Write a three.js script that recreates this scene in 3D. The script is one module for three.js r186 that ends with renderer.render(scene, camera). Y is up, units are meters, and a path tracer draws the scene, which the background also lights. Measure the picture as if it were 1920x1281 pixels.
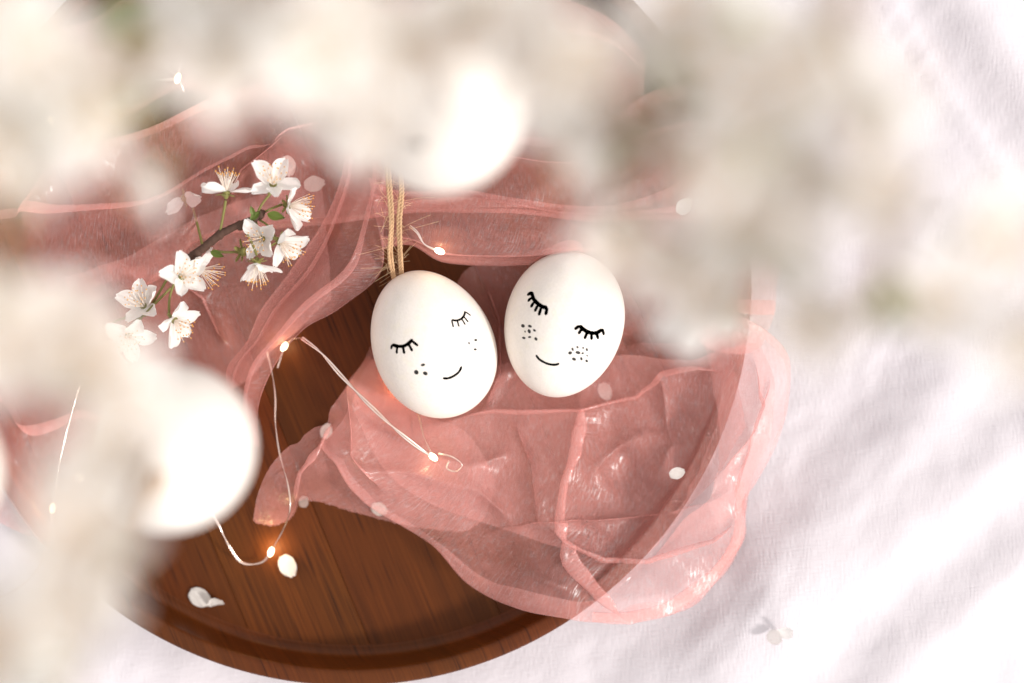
import * as THREE from 'three';
import { ImprovedNoise } from 'three/addons/math/ImprovedNoise.js';
import { mergeGeometries, mergeVertices } from 'three/addons/utils/BufferGeometryUtils.js';

// ------------------------------------------------------------------ camera, sky, sun, exposure
const scene = new THREE.Scene();
const TAN = 0.24, EYE = 0.579;                       // half height of the view at 1 m; height of the lens above the sheet
const camera = new THREE.PerspectiveCamera(2 * Math.atan(TAN) * 180 / Math.PI, 1024 / 683, 0.01, 20);
camera.up.set(0, 0, -1);
camera.position.set(0, EYE, 0);
camera.lookAt(0, 0, 0);
camera.focus = EYE - 0.041;
camera.userData.fStop = 2.85;

const renderer = new THREE.WebGLRenderer({ antialias: true });
renderer.toneMapping = THREE.LinearToneMapping;
renderer.toneMappingExposure = 1.15;
renderer.shadowMap.enabled = true;

const SUN = new THREE.Vector3(0.78, 0.60, 0.30).normalize();
{ // bright hazy sky: nearly even, a broad glow round the veiled sun
  const W = 128, H = 64, data = new Float32Array(W * H * 4), d = new THREE.Vector3();
  for (let j = 0; j < H; j++) for (let i = 0; i < W; i++) {
    const up = ((j + 0.5) / H - 0.5) * Math.PI, a = ((i + 0.5) / W - 0.5) * 2 * Math.PI;
    d.set(Math.cos(a) * Math.cos(up), Math.sin(up), Math.sin(a) * Math.cos(up));
    const c = d.dot(SUN), g = 1.3 * Math.exp((c - 1) / 0.09) + 0.16 * c, b = 0.72 + g;
    const o = (j * W + i) * 4;
    data[o] = b * 1.0; data[o + 1] = b * 0.975; data[o + 2] = b * 0.965; data[o + 3] = 1;
  }
  const sky = new THREE.DataTexture(data, W, H, THREE.RGBAFormat, THREE.FloatType);
  sky.mapping = THREE.EquirectangularReflectionMapping; sky.magFilter = THREE.LinearFilter; sky.needsUpdate = true;
  scene.background = sky; scene.environment = sky;
}
const sun = new THREE.DirectionalLight(new THREE.Color(1, 0.955, 0.91), 2.4);
sun.position.copy(SUN).multiplyScalar(2); sun.castShadow = true; sun.shadow.radius = 14;
sun.shadow.mapSize.set(2048, 2048);
Object.assign(sun.shadow.camera, { left: -0.6, right: 0.6, top: 0.6, bottom: -0.6, near: 0.5, far: 4 });
scene.add(sun, sun.target);

// ------------------------------------------------------------------ helpers
const noise = new ImprovedNoise(), N = (x, y, z = 0) => noise.noise(x, y, z);
let seed = 7;
const rnd = () => { seed = (seed + 0x6d2b79f5) | 0; let t = Math.imul(seed ^ (seed >>> 15), 1 | seed); t = (t + Math.imul(t ^ (t >>> 7), 61 | t)) ^ t; return ((t ^ (t >>> 14)) >>> 0) / 4294967296; };
const R = (a, b) => a + (b - a) * rnd();
const V = (x, y, z) => new THREE.Vector3(x, y, z);
const sstep = (a, b, x) => { const t = Math.min(1, Math.max(0, (x - a) / (b - a))); return t * t * (3 - 2 * t); };
// a point of the place at height y (m), given by where it stands in the 1920 x 1281 picture
const P = (px, py, y) => { const s = TAN * (EYE - y) / 640.5; return V((px - 960) * s, y, (py - 640.5) * s); };
const used = {};
function numbered(n) { const k = used[n] = (used[n] ?? -1) + 1; return k ? n + '_' + String(k).padStart(3, '0') : n; }
function mesh(name, g, m, parent) { const o = new THREE.Mesh(g, m); o.name = parent ? name : numbered(name); o.castShadow = o.receiveShadow = true; (parent || scene).add(o); return o; }
function thing(name, label, category, pos, group) {
  const o = new THREE.Group(); o.name = numbered(name); o.userData = { label, category };
  if (group) o.userData.group = group;
  if (pos) o.position.copy(pos);
  scene.add(o); return o;
}
function tag(o, label, category, group) { o.userData = { label, category }; if (group) o.userData.group = group; return o; }
function tex(w, h, f, srgb) {
  const d = new Uint8Array(w * h * 4), c = [0, 0, 0, 255];
  for (let y = 0; y < h; y++) for (let x = 0; x < w; x++) { c[3] = 255; f(x / w, y / h, c); const o = (y * w + x) * 4; for (let k = 0; k < 4; k++) d[o + k] = Math.max(0, Math.min(255, c[k])); }
  const t = new THREE.DataTexture(d, w, h); t.wrapS = t.wrapT = THREE.RepeatWrapping; t.magFilter = THREE.LinearFilter;
  if (srgb) t.colorSpace = THREE.SRGBColorSpace;
  t.needsUpdate = true; return t;
}
const rep = (t, x, y) => { const c = t.clone(); c.repeat.set(x, y); c.needsUpdate = true; return c; };
// noise that tiles over the unit square
const TN = (u, v, fx, fy, z) => { const a = u * fx, b = v * fy, wu = u, wv = v;
  return (N(a, b, z) * (1 - wu) + N(a - fx, b, z) * wu) * (1 - wv) + (N(a, b - fy, z) * (1 - wu) + N(a - fx, b - fy, z) * wu) * wv; };
// tube of changing thickness through points
function tube(pts, radii, seg = 24, sides = 7, rough = 0) {
  const curve = new THREE.CatmullRomCurve3(pts), fr = curve.computeFrenetFrames(seg, false), pos = [], idx = [], uv = [], len = curve.getLength();
  const rad = (t) => { if (typeof radii === 'number') return radii; const f = t * (radii.length - 1), i = Math.min(radii.length - 2, Math.floor(f)); return radii[i] + (radii[i + 1] - radii[i]) * (f - i); };
  const p = V(), q = V();
  for (let i = 0; i <= seg; i++) {
    curve.getPointAt(i / seg, p);
    for (let j = 0; j <= sides; j++) {
      const a = (j % sides) / sides * 2 * Math.PI, r = rad(i / seg) * (1 + rough * N(i * 0.9, (j % sides) * 1.7, len * 900));
      q.copy(p).addScaledVector(fr.normals[i], Math.cos(a) * r).addScaledVector(fr.binormals[i], Math.sin(a) * r);
      pos.push(q.x, q.y, q.z); uv.push(j / sides, i / seg * len * 100);
    }
  }
  for (let i = 0; i < seg; i++) for (let j = 0; j < sides; j++) { const a = i * (sides + 1) + j, b = a + sides + 1; idx.push(a, b, a + 1, a + 1, b, b + 1); }
  for (const [row, flip] of [[0, 1], [seg, 0]]) { const c = pos.length / 3; curve.getPointAt(row / seg, p); pos.push(p.x, p.y, p.z); uv.push(0, 0);
    for (let j = 0; j < sides; j++) { const a = row * (sides + 1) + j; flip ? idx.push(c, a, a + 1) : idx.push(c, a + 1, a); } }
  const g = new THREE.BufferGeometry(); g.setAttribute('position', new THREE.Float32BufferAttribute(pos, 3)); g.setAttribute('uv', new THREE.Float32BufferAttribute(uv, 2)); g.setIndex(idx); g.computeVertexNormals(); return g;
}
const std = (o) => new THREE.MeshStandardMaterial(o), phys = (o) => new THREE.MeshPhysicalMaterial(o);
const col = (r, g, b) => new THREE.Color().setRGB(r, g, b);

// ------------------------------------------------------------------ materials
const linenMap = tex(512, 512, (u, v, c) => {
  const t = 0.5 * Math.sin(u * 2 * Math.PI * 128) * Math.sin(v * 2 * Math.PI * 128) + 1.3 * TN(u, v, 160, 24, 1) + 1.3 * TN(u, v, 24, 160, 5) + 0.8 * TN(u, v, 9, 9, 2);
  c[0] = c[1] = c[2] = 128 + 60 * t;
});
const M = {};
M.sheet = phys({ color: col(0.66, 0.615, 0.645), roughness: 0.92, bumpMap: linenMap, bumpScale: 0.0004, sheen: 0.3, sheenColor: col(1, 1, 1), sheenRoughness: 0.6 });
function woodTex(shift) {
  return tex(1024, 512, (u, v, c) => {       // u across the grain, v along it
    const w = 0.02 * TN(u, v, 5, 2, shift);
    const broad = TN(u + w, v, 9, 1.5 | 0 || 1, shift + 3), band = TN(u + w, v, 26, 2, shift + 9), fine = TN(u + w, v, 190, 6, shift + 5), pore = TN(u, v, 256, 12, shift + 7);
    let k = 0.60 + 0.13 * broad + 0.07 * band + 0.16 * fine;
    if (pore > 0.20) k *= 1 - 1.2 * (pore - 0.20);
    const blotch = TN(u, v, 4, 3, shift + 20);
    c[0] = 120 * k * (1 + 0.16 * blotch) + 14; c[1] = 68 * k + 2 - 2 * blotch; c[2] = 22 * k;
  }, true);
}
const woodMap = woodTex(0), woodBump = tex(512, 256, (u, v, c) => { c[0] = c[1] = c[2] = 128 + 90 * TN(u, v, 120, 8, 5) + 60 * TN(u, v, 230, 20, 7); });
M.wood = phys({ map: rep(woodMap, 1 / 0.16, 1 / 0.30), bumpMap: rep(woodBump, 1 / 0.11, 1 / 0.2), bumpScale: 0.0001, roughness: 0.5, specularIntensity: 0.3 });
M.woods = [0, 1, 2].map((k) => { const m = M.wood.clone(); m.color = col([1, 0.92, 1.07][k], [1, 0.91, 1.06][k], [1, 0.9, 1.05][k]); return m; });
M.rim = M.wood.clone(); M.rim.roughness = 0.4; M.rim.specularIntensity = 0.4;

const weave = tex(1024, 1024, (u, v, c) => {   // open weave seen as bundles of threads: coverage
  const a = TN(u, v, 230, 20, 1), b = TN(u, v, 20, 230, 4), m = TN(u, v, 7, 7, 9), d = TN(u, v, 90, 70, 12), f = TN(u, v, 300, 300, 14);
  const k = 0.5 + 0.50 * a + 0.30 * b + 0.10 * m + 0.10 * d + 0.16 * f;
  c[0] = c[1] = c[2] = 255 * Math.max(0.12, Math.min(1, 0.62 + 0.72 * (k - 0.5)));
});
const weaveBump = tex(1024, 1024, (u, v, c) => {
  c[0] = c[1] = c[2] = 128 + 120 * TN(u, v, 130, 17, 51) + 60 * TN(u, v, 24, 140, 24) + 40 * TN(u, v, 46, 46, 2);
});
const glint = tex(1024, 1024, (u, v, c) => {   // bright filament floats among dull ones
  const a = TN(u, v, 130, 17, 51), b = TN(u, v, 17, 150, 54), k = Math.max(0, a - 0.08) * 4.2 + Math.max(0, b - 0.2) * 3;
  c[0] = c[1] = c[2] = 255; c[3] = 255 * Math.min(1, 0.06 + k * 2.1);
});
const sq = 1 / 0.07;
M.organza = phys({ color: col(0.89, 0.385, 0.345), roughness: 0.35, ior: 3.6, specularIntensity: 1, specularIntensityMap: rep(glint, sq, sq), transparent: true, opacity: 0.42, alphaMap: rep(weave, sq, sq), bumpMap: rep(weaveBump, sq, sq), bumpScale: 0.00016,
  sheen: 0.8, sheenColor: col(1, 0.93, 0.92), sheenRoughness: 0.35, side: THREE.DoubleSide });

M.shell = phys({ color: col(0.88, 0.83, 0.78), map: tex(512, 512, (u, v, c) => { const k = 249 + 6 * TN(u, v, 7, 7, 3) + 7 * TN(u, v, 40, 40, 5) - 22 * Math.max(0, TN(u, v, 150, 150, 8) - 0.3); c[0] = k + 2; c[1] = k; c[2] = k - 2 - 10 * Math.max(0, TN(u, v, 12, 12, 6)); }, true), roughness: 0.5, specularIntensity: 0.6, bumpMap: tex(256, 256, (u, v, c) => { c[0] = c[1] = c[2] = 128 + 60 * TN(u, v, 60, 60, 1) + 70 * TN(u, v, 22, 22, 2) + 40 * TN(u, v, 110, 110, 3); }), bumpScale: 0.00011 });
M.ink = std({ color: col(0.013, 0.011, 0.010), roughness: 0.55 });
M.inkFaded = std({ color: col(0.16, 0.15, 0.145), roughness: 0.6 });
M.twine = std({ color: col(0.58, 0.37, 0.21), roughness: 0.9 });
M.fibre = std({ color: col(0.66, 0.46, 0.27), roughness: 0.9 });
const petalBump = tex(256, 256, (u, v, c) => { c[0] = c[1] = c[2] = 128 + 90 * TN(u, v, 40, 5, 1) + 60 * TN(u, v, 14, 9, 5); });
M.petal = phys({ color: col(0.95, 0.93, 0.90), roughness: 0.85, transmission: 0.34, thickness: 0, bumpMap: petalBump, bumpScale: 0.0003, side: THREE.DoubleSide });
M.petalFallen = phys({ color: col(0.82, 0.77, 0.725), roughness: 0.85, transmission: 0.25, thickness: 0, bumpMap: petalBump, bumpScale: 0.0004, side: THREE.DoubleSide });
M.petalDry = phys({ color: col(0.80, 0.72, 0.66), roughness: 0.85, transmission: 0.3, thickness: 0, bumpMap: petalBump, bumpScale: 0.0005, side: THREE.DoubleSide });
M.filament = phys({ color: col(0.84, 0.74, 0.64), roughness: 0.8 });
M.anther = std({ color: col(0.66, 0.33, 0.07), roughness: 0.8 });
M.green = std({ color: col(0.20, 0.185, 0.05), roughness: 0.7 });
M.leafYoung = phys({ color: col(0.24, 0.29, 0.03), roughness: 0.6, transmission: 0.4, thickness: 0, side: THREE.DoubleSide });
M.leaf = phys({ color: col(0.13, 0.19, 0.02), roughness: 0.6, transmission: 0.35, thickness: 0, side: THREE.DoubleSide });
M.calyxPale = std({ color: col(0.46, 0.42, 0.22), roughness: 0.75 });
M.barkGrey = std({ color: col(0.33, 0.23, 0.15), roughness: 0.85 });
M.bark = std({ color: col(0.075, 0.035, 0.022), roughness: 0.8 });
M.wire = std({ color: col(0.93, 0.78, 0.70), roughness: 0.22, metalness: 0.9 });
M.led = std({ color: col(1, 0.9, 0.7), emissive: col(1, 0.80, 0.52), emissiveIntensity: 5, roughness: 0.4 });

// ------------------------------------------------------------------ sheet (the surface) and tray
const TC = P(655, 533, 0.026), TR = 0.1565, FLOOR = 0.008, RIMTOP = 0.026;
const folds = [ // ridges of the sheet: polyline in picture pixels, half width (m), height (m)
  [[1380, 1281], [1560, 1090], [1800, 900], [2000, 760]], [[1560, 1400], [1700, 1220], [1960, 1000]], [[1430, 1060], [1600, 900], [1780, 720]], [[1200, 1300], [1330, 1200], [1420, 1120]],
  [[1640, -40], [1760, 160], [1950, 440]], [[1760, -60], [1900, 140], [2000, 240]], [[40, 1330], [220, 1230], [330, 1260]],
].map((l, i) => ({ pts: l.map(([x, y]) => P(x, y, 0)), w: [0.020, 0.017, 0.016, 0.014, 0.0022, 0.014, 0.014][i], h: [0.011, 0.0095, 0.007, 0.005, 0.0018, 0.007, 0.005][i] }));
function nearLine(x, z, pts) { // distance to a polyline, and signed side
  let best = 1e9, side = 1, at = 0;
  for (let i = 0; i + 1 < pts.length; i++) {
    const a = pts[i], b = pts[i + 1], dx = b.x - a.x, dz = b.z - a.z, t = Math.max(0, Math.min(1, ((x - a.x) * dx + (z - a.z) * dz) / (dx * dx + dz * dz)));
    const ex = x - a.x - t * dx, ez = z - a.z - t * dz, d = Math.hypot(ex, ez);
    if (d < best) { best = d; side = Math.sign(dx * ez - dz * ex) || 1; at = (i + t) / (pts.length - 1); }
  }
  return [best, side, at];
}
function sheetY(x, z) {
  let y = 0;
  for (const f of folds) { const [d] = nearLine(x, z, f.pts); if (d < 4 * f.w) y += f.h * Math.exp(-((d / f.w) ** 2)); }
  const inTray = 1 - sstep(0.13, 0.19, Math.hypot(x - TC.x, z - TC.z));
  const u = (x + z) * 0.7, w = (x - z) * 0.7;
  const n = 0.0020 * N(u * 12, w * 20, 3) + 0.0011 * N(u * 34, w * 48, 8) + 0.0007 * (0.5 - Math.abs(N(x * 40 + 2 * N(x * 20, z * 20, 1), z * 26, 12)) * 2) + 0.0006 * N(x * 130, z * 130, 5);
  return (y + n + 0.0012) * (1 - inTray) - 0.002 * inTray;
}
{
  const nx = 420, nz = 300, W = 1.3, H = 0.95, g = new THREE.PlaneGeometry(W, H, nx, nz); g.rotateX(-Math.PI / 2);
  const p = g.attributes.position, uv = g.attributes.uv;
  for (let i = 0; i < p.count; i++) { p.setY(i, sheetY(p.getX(i), p.getZ(i))); uv.setXY(i, p.getX(i) / 0.11, p.getZ(i) / 0.11); }
  g.computeVertexNormals();
  const o = mesh('ground', g, M.sheet); o.userData = { kind: 'structure', label: 'rumpled white cotton sheet under the round wooden tray', category: 'sheet' };
}
const GRAIN = 1.18; // grain runs this far round from +x
const grainUV = (x, z, k = 0) => { const c = Math.cos(GRAIN), s = Math.sin(GRAIN); return [-x * s + z * c + k * 0.0613, x * c + z * s + k * 0.117]; };
{
  const tray = thing('wooden_tray', 'round reddish brown wooden tray with a raised rim holding the eggs', 'tray', V(TC.x, 0, TC.z));
  // rim: turned profile
  const prof = [[0.1425, 0.0035], [0.1440, 0.0012], [0.1462, 0.0012], [0.1490, 0.003], [0.1525, 0.010], [0.1555, 0.019], [0.1565, 0.0232], [0.1561, 0.0252], [0.1547, 0.0260], [0.1522, 0.0260], [0.1508, 0.0256], [0.1500, 0.0246], [0.1496, 0.0225], [0.1491, 0.0155], [0.1486, 0.0105], [0.1476, 0.0086], [0.1460, 0.0081], [0.1445, 0.0081], [0.1440, 0.0078]].map(([a, b]) => new THREE.Vector2(a, b));
  const g = new THREE.LatheGeometry(new THREE.SplineCurve(prof).getPoints(70), 220), p = g.attributes.position, uv = g.attributes.uv;
  for (let i = 0; i < p.count; i++) { const [a, b] = grainUV(p.getX(i), p.getZ(i)); uv.setXY(i, a + p.getY(i) * 0.35, b + p.getY(i) * 0.3); }
  mesh('rim', g, M.rim, tray);
  const c = Math.cos(GRAIN), s = Math.sin(GRAIN), cuts = [-0.144, -0.102, -0.048, -0.004, 0.049, 0.092, 0.122, 0.144], RF = 0.1444;
  for (let k = 0; k + 1 < cuts.length; k++) {
    const a = cuts[k] + 0.00006, b = cuts[k + 1] - 0.00006, sh = new THREE.Shape(), pts = [], n = 40;
    const ta = Math.sqrt(Math.max(0, RF * RF - a * a)), tb = Math.sqrt(Math.max(0, RF * RF - b * b));
    const th0 = Math.atan2(ta, a), th1 = Math.atan2(tb, b);
    for (let i = 0; i <= n; i++) { const t = th0 + (th1 - th0) * i / n; pts.push([RF * Math.cos(t), RF * Math.sin(t)]); }
    for (let i = 0; i <= n; i++) { const t = -th1 + (th1 - th0) * i / n; pts.push([RF * Math.cos(t), RF * Math.sin(t)]); }
    // (a across the grain, t along it) -> x, z
    const q = pts.map(([u, t]) => new THREE.Vector2(-u * s + t * c, -(u * c + t * s)));
    if (THREE.ShapeUtils.area(q) < 0) q.reverse();
    q.forEach((v, i) => i ? sh.lineTo(v.x, v.y) : sh.moveTo(v.x, v.y));
    const eg = new THREE.ExtrudeGeometry(sh, { depth: 0.004, bevelEnabled: true, bevelThickness: 0.0002, bevelSize: 0.00015, bevelOffset: -0.00015, bevelSegments: 1 });
    eg.rotateX(-Math.PI / 2); eg.translate(0, FLOOR - 0.0042, 0);
    const ep = eg.attributes.position, eu = eg.attributes.uv;
    for (let i = 0; i < ep.count; i++) { const [x, y] = grainUV(ep.getX(i), ep.getZ(i), k); eu.setXY(i, x, y); }
    mesh('stave', eg, M.woods[[0, 2, 0, 1, 2, 0, 1][k]], tray);
  }
}
function groundY(x, z) {
  const r = Math.hypot(x - TC.x, z - TC.z);
  if (r < 0.1455) return FLOOR;
  if (r < 0.150) return FLOOR + (RIMTOP - FLOOR) * ((r - 0.1455) / 0.0045) ** 1.5;
  if (r < TR) return RIMTOP;
  return Math.max(sheetY(x, z), RIMTOP - 0.001 - (r - TR) * 1.5);
}
function restY(x, z) { const r = Math.hypot(x - TC.x, z - TC.z); return r < TR + 0.0005 ? groundY(x, z) : sheetY(x, z); }

// ------------------------------------------------------------------ eggs
const eggs = [];
class Egg {
  constructor(centre, axis, L, W, k) {
    this.c = centre; this.L = L; this.W = W; this.k = k;
    this.q = new THREE.Quaternion().setFromUnitVectors(V(0, 1, 0), axis.clone().normalize()); this.qi = this.q.clone().invert();
  }
  local(p) { return p.clone().sub(this.c).applyQuaternion(this.qi); }
  f(l) { const c = 2 * l.y / this.L; if (Math.abs(c) >= 1) return 1e-2 * Math.abs(c); const r = this.W / 2 * Math.sqrt(1 - c * c) * (1 - this.k * c); return Math.hypot(l.x, l.z) - r; }
  normal(l) { const e = 1e-5, f = (x, y, z) => this.f(V(l.x + x, l.y + y, l.z + z)); return V(f(e, 0, 0) - f(-e, 0, 0), f(0, e, 0) - f(0, -e, 0), f(0, 0, e) - f(0, 0, -e)).normalize(); }
  hit(px, py) { // where the sight line through a picture point meets the shell (local)
    const o = this.local(V(0, EYE, 0)), d = this.local(P(px, py, 0)).sub(o).normalize(), mid = o.length();
    let t = mid - this.L, prev = t; const p = V();
    for (; t < mid + this.L; t += 0.0004) { p.copy(o).addScaledVector(d, t); if (this.f(p) < 0) break; prev = t; }
    for (let i = 0; i < 24; i++) { const m = (prev + t) / 2; p.copy(o).addScaledVector(d, m); if (this.f(p) < 0) t = m; else prev = m; }
    return p.copy(o).addScaledVector(d, prev).clone();
  }
  geometry(n = 96) {
    const pts = []; for (let i = 0; i <= n; i++) { const a = Math.PI * (1 - i / n), c = Math.cos(a); pts.push(new THREE.Vector2(Math.max(0, this.W / 2 * Math.sin(a) * (1 - this.k * c)), this.L / 2 * c)); }
    const g = new THREE.LatheGeometry(pts, 128); const uv = g.attributes.uv; for (let i = 0; i < uv.count; i++) uv.setXY(i, uv.getX(i) * 4, uv.getY(i) * 2); return g;
  }
  // pen stroke on the shell
  stroke(pts, w) {
    const c = new THREE.CatmullRomCurve3(pts.map(([x, y]) => V(x, y, 0))), n = Math.max(5, Math.round(c.getLength() / 1.2)), pos = [], nor = [], idx = [], s = TAN * (EYE - 0.05) / 640.5;
    const q = []; for (let i = 0; i <= n; i++) { const a = c.getPointAt(i / n); q.push(this.hit(a.x, a.y)); }
    for (let i = 0; i <= n; i++) {
      const nn = this.normal(q[i]), t = q[Math.min(n, i + 1)].clone().sub(q[Math.max(0, i - 1)]).normalize(), sd = V().crossVectors(nn, t);
      const e = i / n, end = Math.min(1, Math.sqrt(Math.max(0.05, Math.min(e, 1 - e) * n * 1.2 / (w * 0.6)))), hw = w * s * 0.72 * end * (1 + 0.16 * N(i * 0.35, w, pts[0][0]));
      for (const k of [-1, 0, 1]) { pos.push(...q[i].clone().addScaledVector(sd, hw * k).addScaledVector(nn, 0.00005).toArray()); nor.push(nn.x, nn.y, nn.z); }
    }
    for (let i = 0; i < n; i++) for (let k = 0; k < 2; k++) { const a = i * 3 + k; idx.push(a, a + 1, a + 3, a + 1, a + 4, a + 3); }
    const g = new THREE.BufferGeometry(); g.setAttribute('position', new THREE.Float32BufferAttribute(pos, 3)); g.setAttribute('normal', new THREE.Float32BufferAttribute(nor, 3)); g.setIndex(idx); return g;
  }
  dot(x, y, r, squash = 0.75, turn = 0.6) {
    const pos = [], nor = [], idx = [], add = (p) => { const n = this.normal(p); pos.push(...p.addScaledVector(n, 0.00005).toArray()); nor.push(n.x, n.y, n.z); }, n = 14;
    add(this.hit(x, y));
    for (let i = 0; i < n; i++) { const a = i / n * 2 * Math.PI, u = Math.cos(a) * r * (1 + 0.15 * N(i, x, y)), v = Math.sin(a) * r * squash; add(this.hit(x + u * Math.cos(turn) - v * Math.sin(turn), y + u * Math.sin(turn) + v * Math.cos(turn))); idx.push(0, 1 + (i + 1) % n, 1 + i); }
    const g = new THREE.BufferGeometry(); g.setAttribute('position', new THREE.Float32BufferAttribute(pos, 3)); g.setAttribute('normal', new THREE.Float32BufferAttribute(nor, 3)); g.setIndex(idx); return g;
  }
}
const Z = ([x, y]) => [640 + x / 3.2, 440 + y / 3.2];
function makeEgg(name, label, e, group) {
  const t = thing(name, label, 'egg', e.c, group); t.quaternion.copy(e.q);
  mesh('shell', e.geometry(), M.shell, t); return t;
}
function face(t, e, d) {
  for (const eye of d.eyes) mesh('closed_eye', mergeGeometries(eye.lines.map((l, i) => e.stroke(l.map(Z), (i ? eye.w * 0.8 : eye.w) / 3.2))), eye.faded ? M.inkFaded : M.ink, t);
  mesh('smile', e.stroke(d.mouth.map(Z), 10.5 / 3.2), M.ink, t);
  for (const [x, y, r, faded] of d.dots) mesh('freckle', e.dot(...Z([x, y]), r / 2.7, R(0.6, 0.9), R(-0.3, 1.4)), faded ? M.inkFaded : M.ink, t);
}
const e1 = new Egg(P(811, 645, 0.0335), V(-0.40, 0.10, -0.91), 0.0585, 0.0462, 0.07);
const e2 = new Egg(P(1057, 608.5, 0.0335), V(-0.235, 0.06, 0.97), 0.0565, 0.0455, 0.05);
eggs.push(e1, e2);
const egg1 = makeEgg('face_egg', 'white egg with twine tied at its top and a faded right eye, lying left', e1);
face(egg1, e1, {
  eyes: [{ w: 14, lines: [[[305, 660], [330, 668], [370, 670], [400, 655], [430, 628]], [[306, 660], [297, 688]], [[335, 670], [332, 715]], [[370, 672], [378, 716]], [[402, 655], [427, 700]], [[426, 640], [461, 668]]] },
    { w: 9, faded: true, lines: [[[662, 512], [690, 516], [720, 505], [738, 482], [742, 460]], [[662, 512], [672, 556]], [[695, 515], [706, 553]], [[722, 505], [744, 542]], [[733, 490], [762, 526]], [[744, 463], [776, 486]]] }],
  mouth: [[608, 862], [640, 862], [680, 845], [708, 820], [722, 790]],
  dots: [[490, 782, 11], [450, 826, 12], [504, 833, 12], [806, 633, 8], [766, 652, 7, 1], [803, 689, 8]],
});
const egg2 = makeEgg('face_egg', 'white egg with many freckles on both cheeks, lying right without twine', e2);
face(egg2, e2, {
  eyes: [{ w: 17, lines: [[[1114, 361], [1141, 353], [1153, 385], [1180, 415], [1208, 433], [1238, 440]], [[1141, 378], [1118, 401]], [[1156, 405], [1136, 437]], [[1178, 425], [1160, 463]], [[1199, 438], [1185, 486]], [[1236, 438], [1226, 484]]] },
    { w: 17, lines: [[[1428, 545], [1455, 570], [1490, 588], [1530, 590], [1566, 568]], [[1430, 546], [1398, 570]], [[1442, 566], [1422, 598]], [[1475, 586], [1459, 628]], [[1500, 592], [1502, 633]], [[1530, 590], [1543, 628]], [[1565, 564], [1577, 604]]] }],
  mouth: [[1168, 722], [1185, 745], [1215, 765], [1250, 778], [1290, 780], [1308, 772]],
  dots: [[1090, 548, 10], [1132, 550, 10], [1159, 575, 8], [1103, 582, 5], [1128, 580, 11], [1130, 615, 8], [1095, 620, 9], [1168, 626, 9],
    [1388, 688, 9], [1417, 676, 7], [1451, 680, 6], [1473, 690, 8], [1373, 710, 10], [1420, 708, 13], [1448, 712, 7], [1475, 726, 6], [1396, 747, 11], [1440, 745, 9], [1472, 758, 8]],
});

// ------------------------------------------------------------------ organza
const cr = (a, b, c, d, t) => 0.5 * (2 * b + (c - a) * t + (2 * a - 5 * b + 4 * c - d) * t * t + (3 * b - a - 3 * c + d) * t * t * t);
function along(list, t) { // Catmull-Rom through arrays of numbers
  const f = Math.max(0, Math.min(1, t)) * (list.length - 1), i = Math.min(list.length - 2, Math.floor(f)), u = f - i, g = (k) => list[Math.max(0, Math.min(list.length - 1, k))];
  return list[0].map((_, c) => cr(g(i - 1)[c], g(i)[c], g(i + 1)[c], g(i + 2)[c], u));
}
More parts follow.
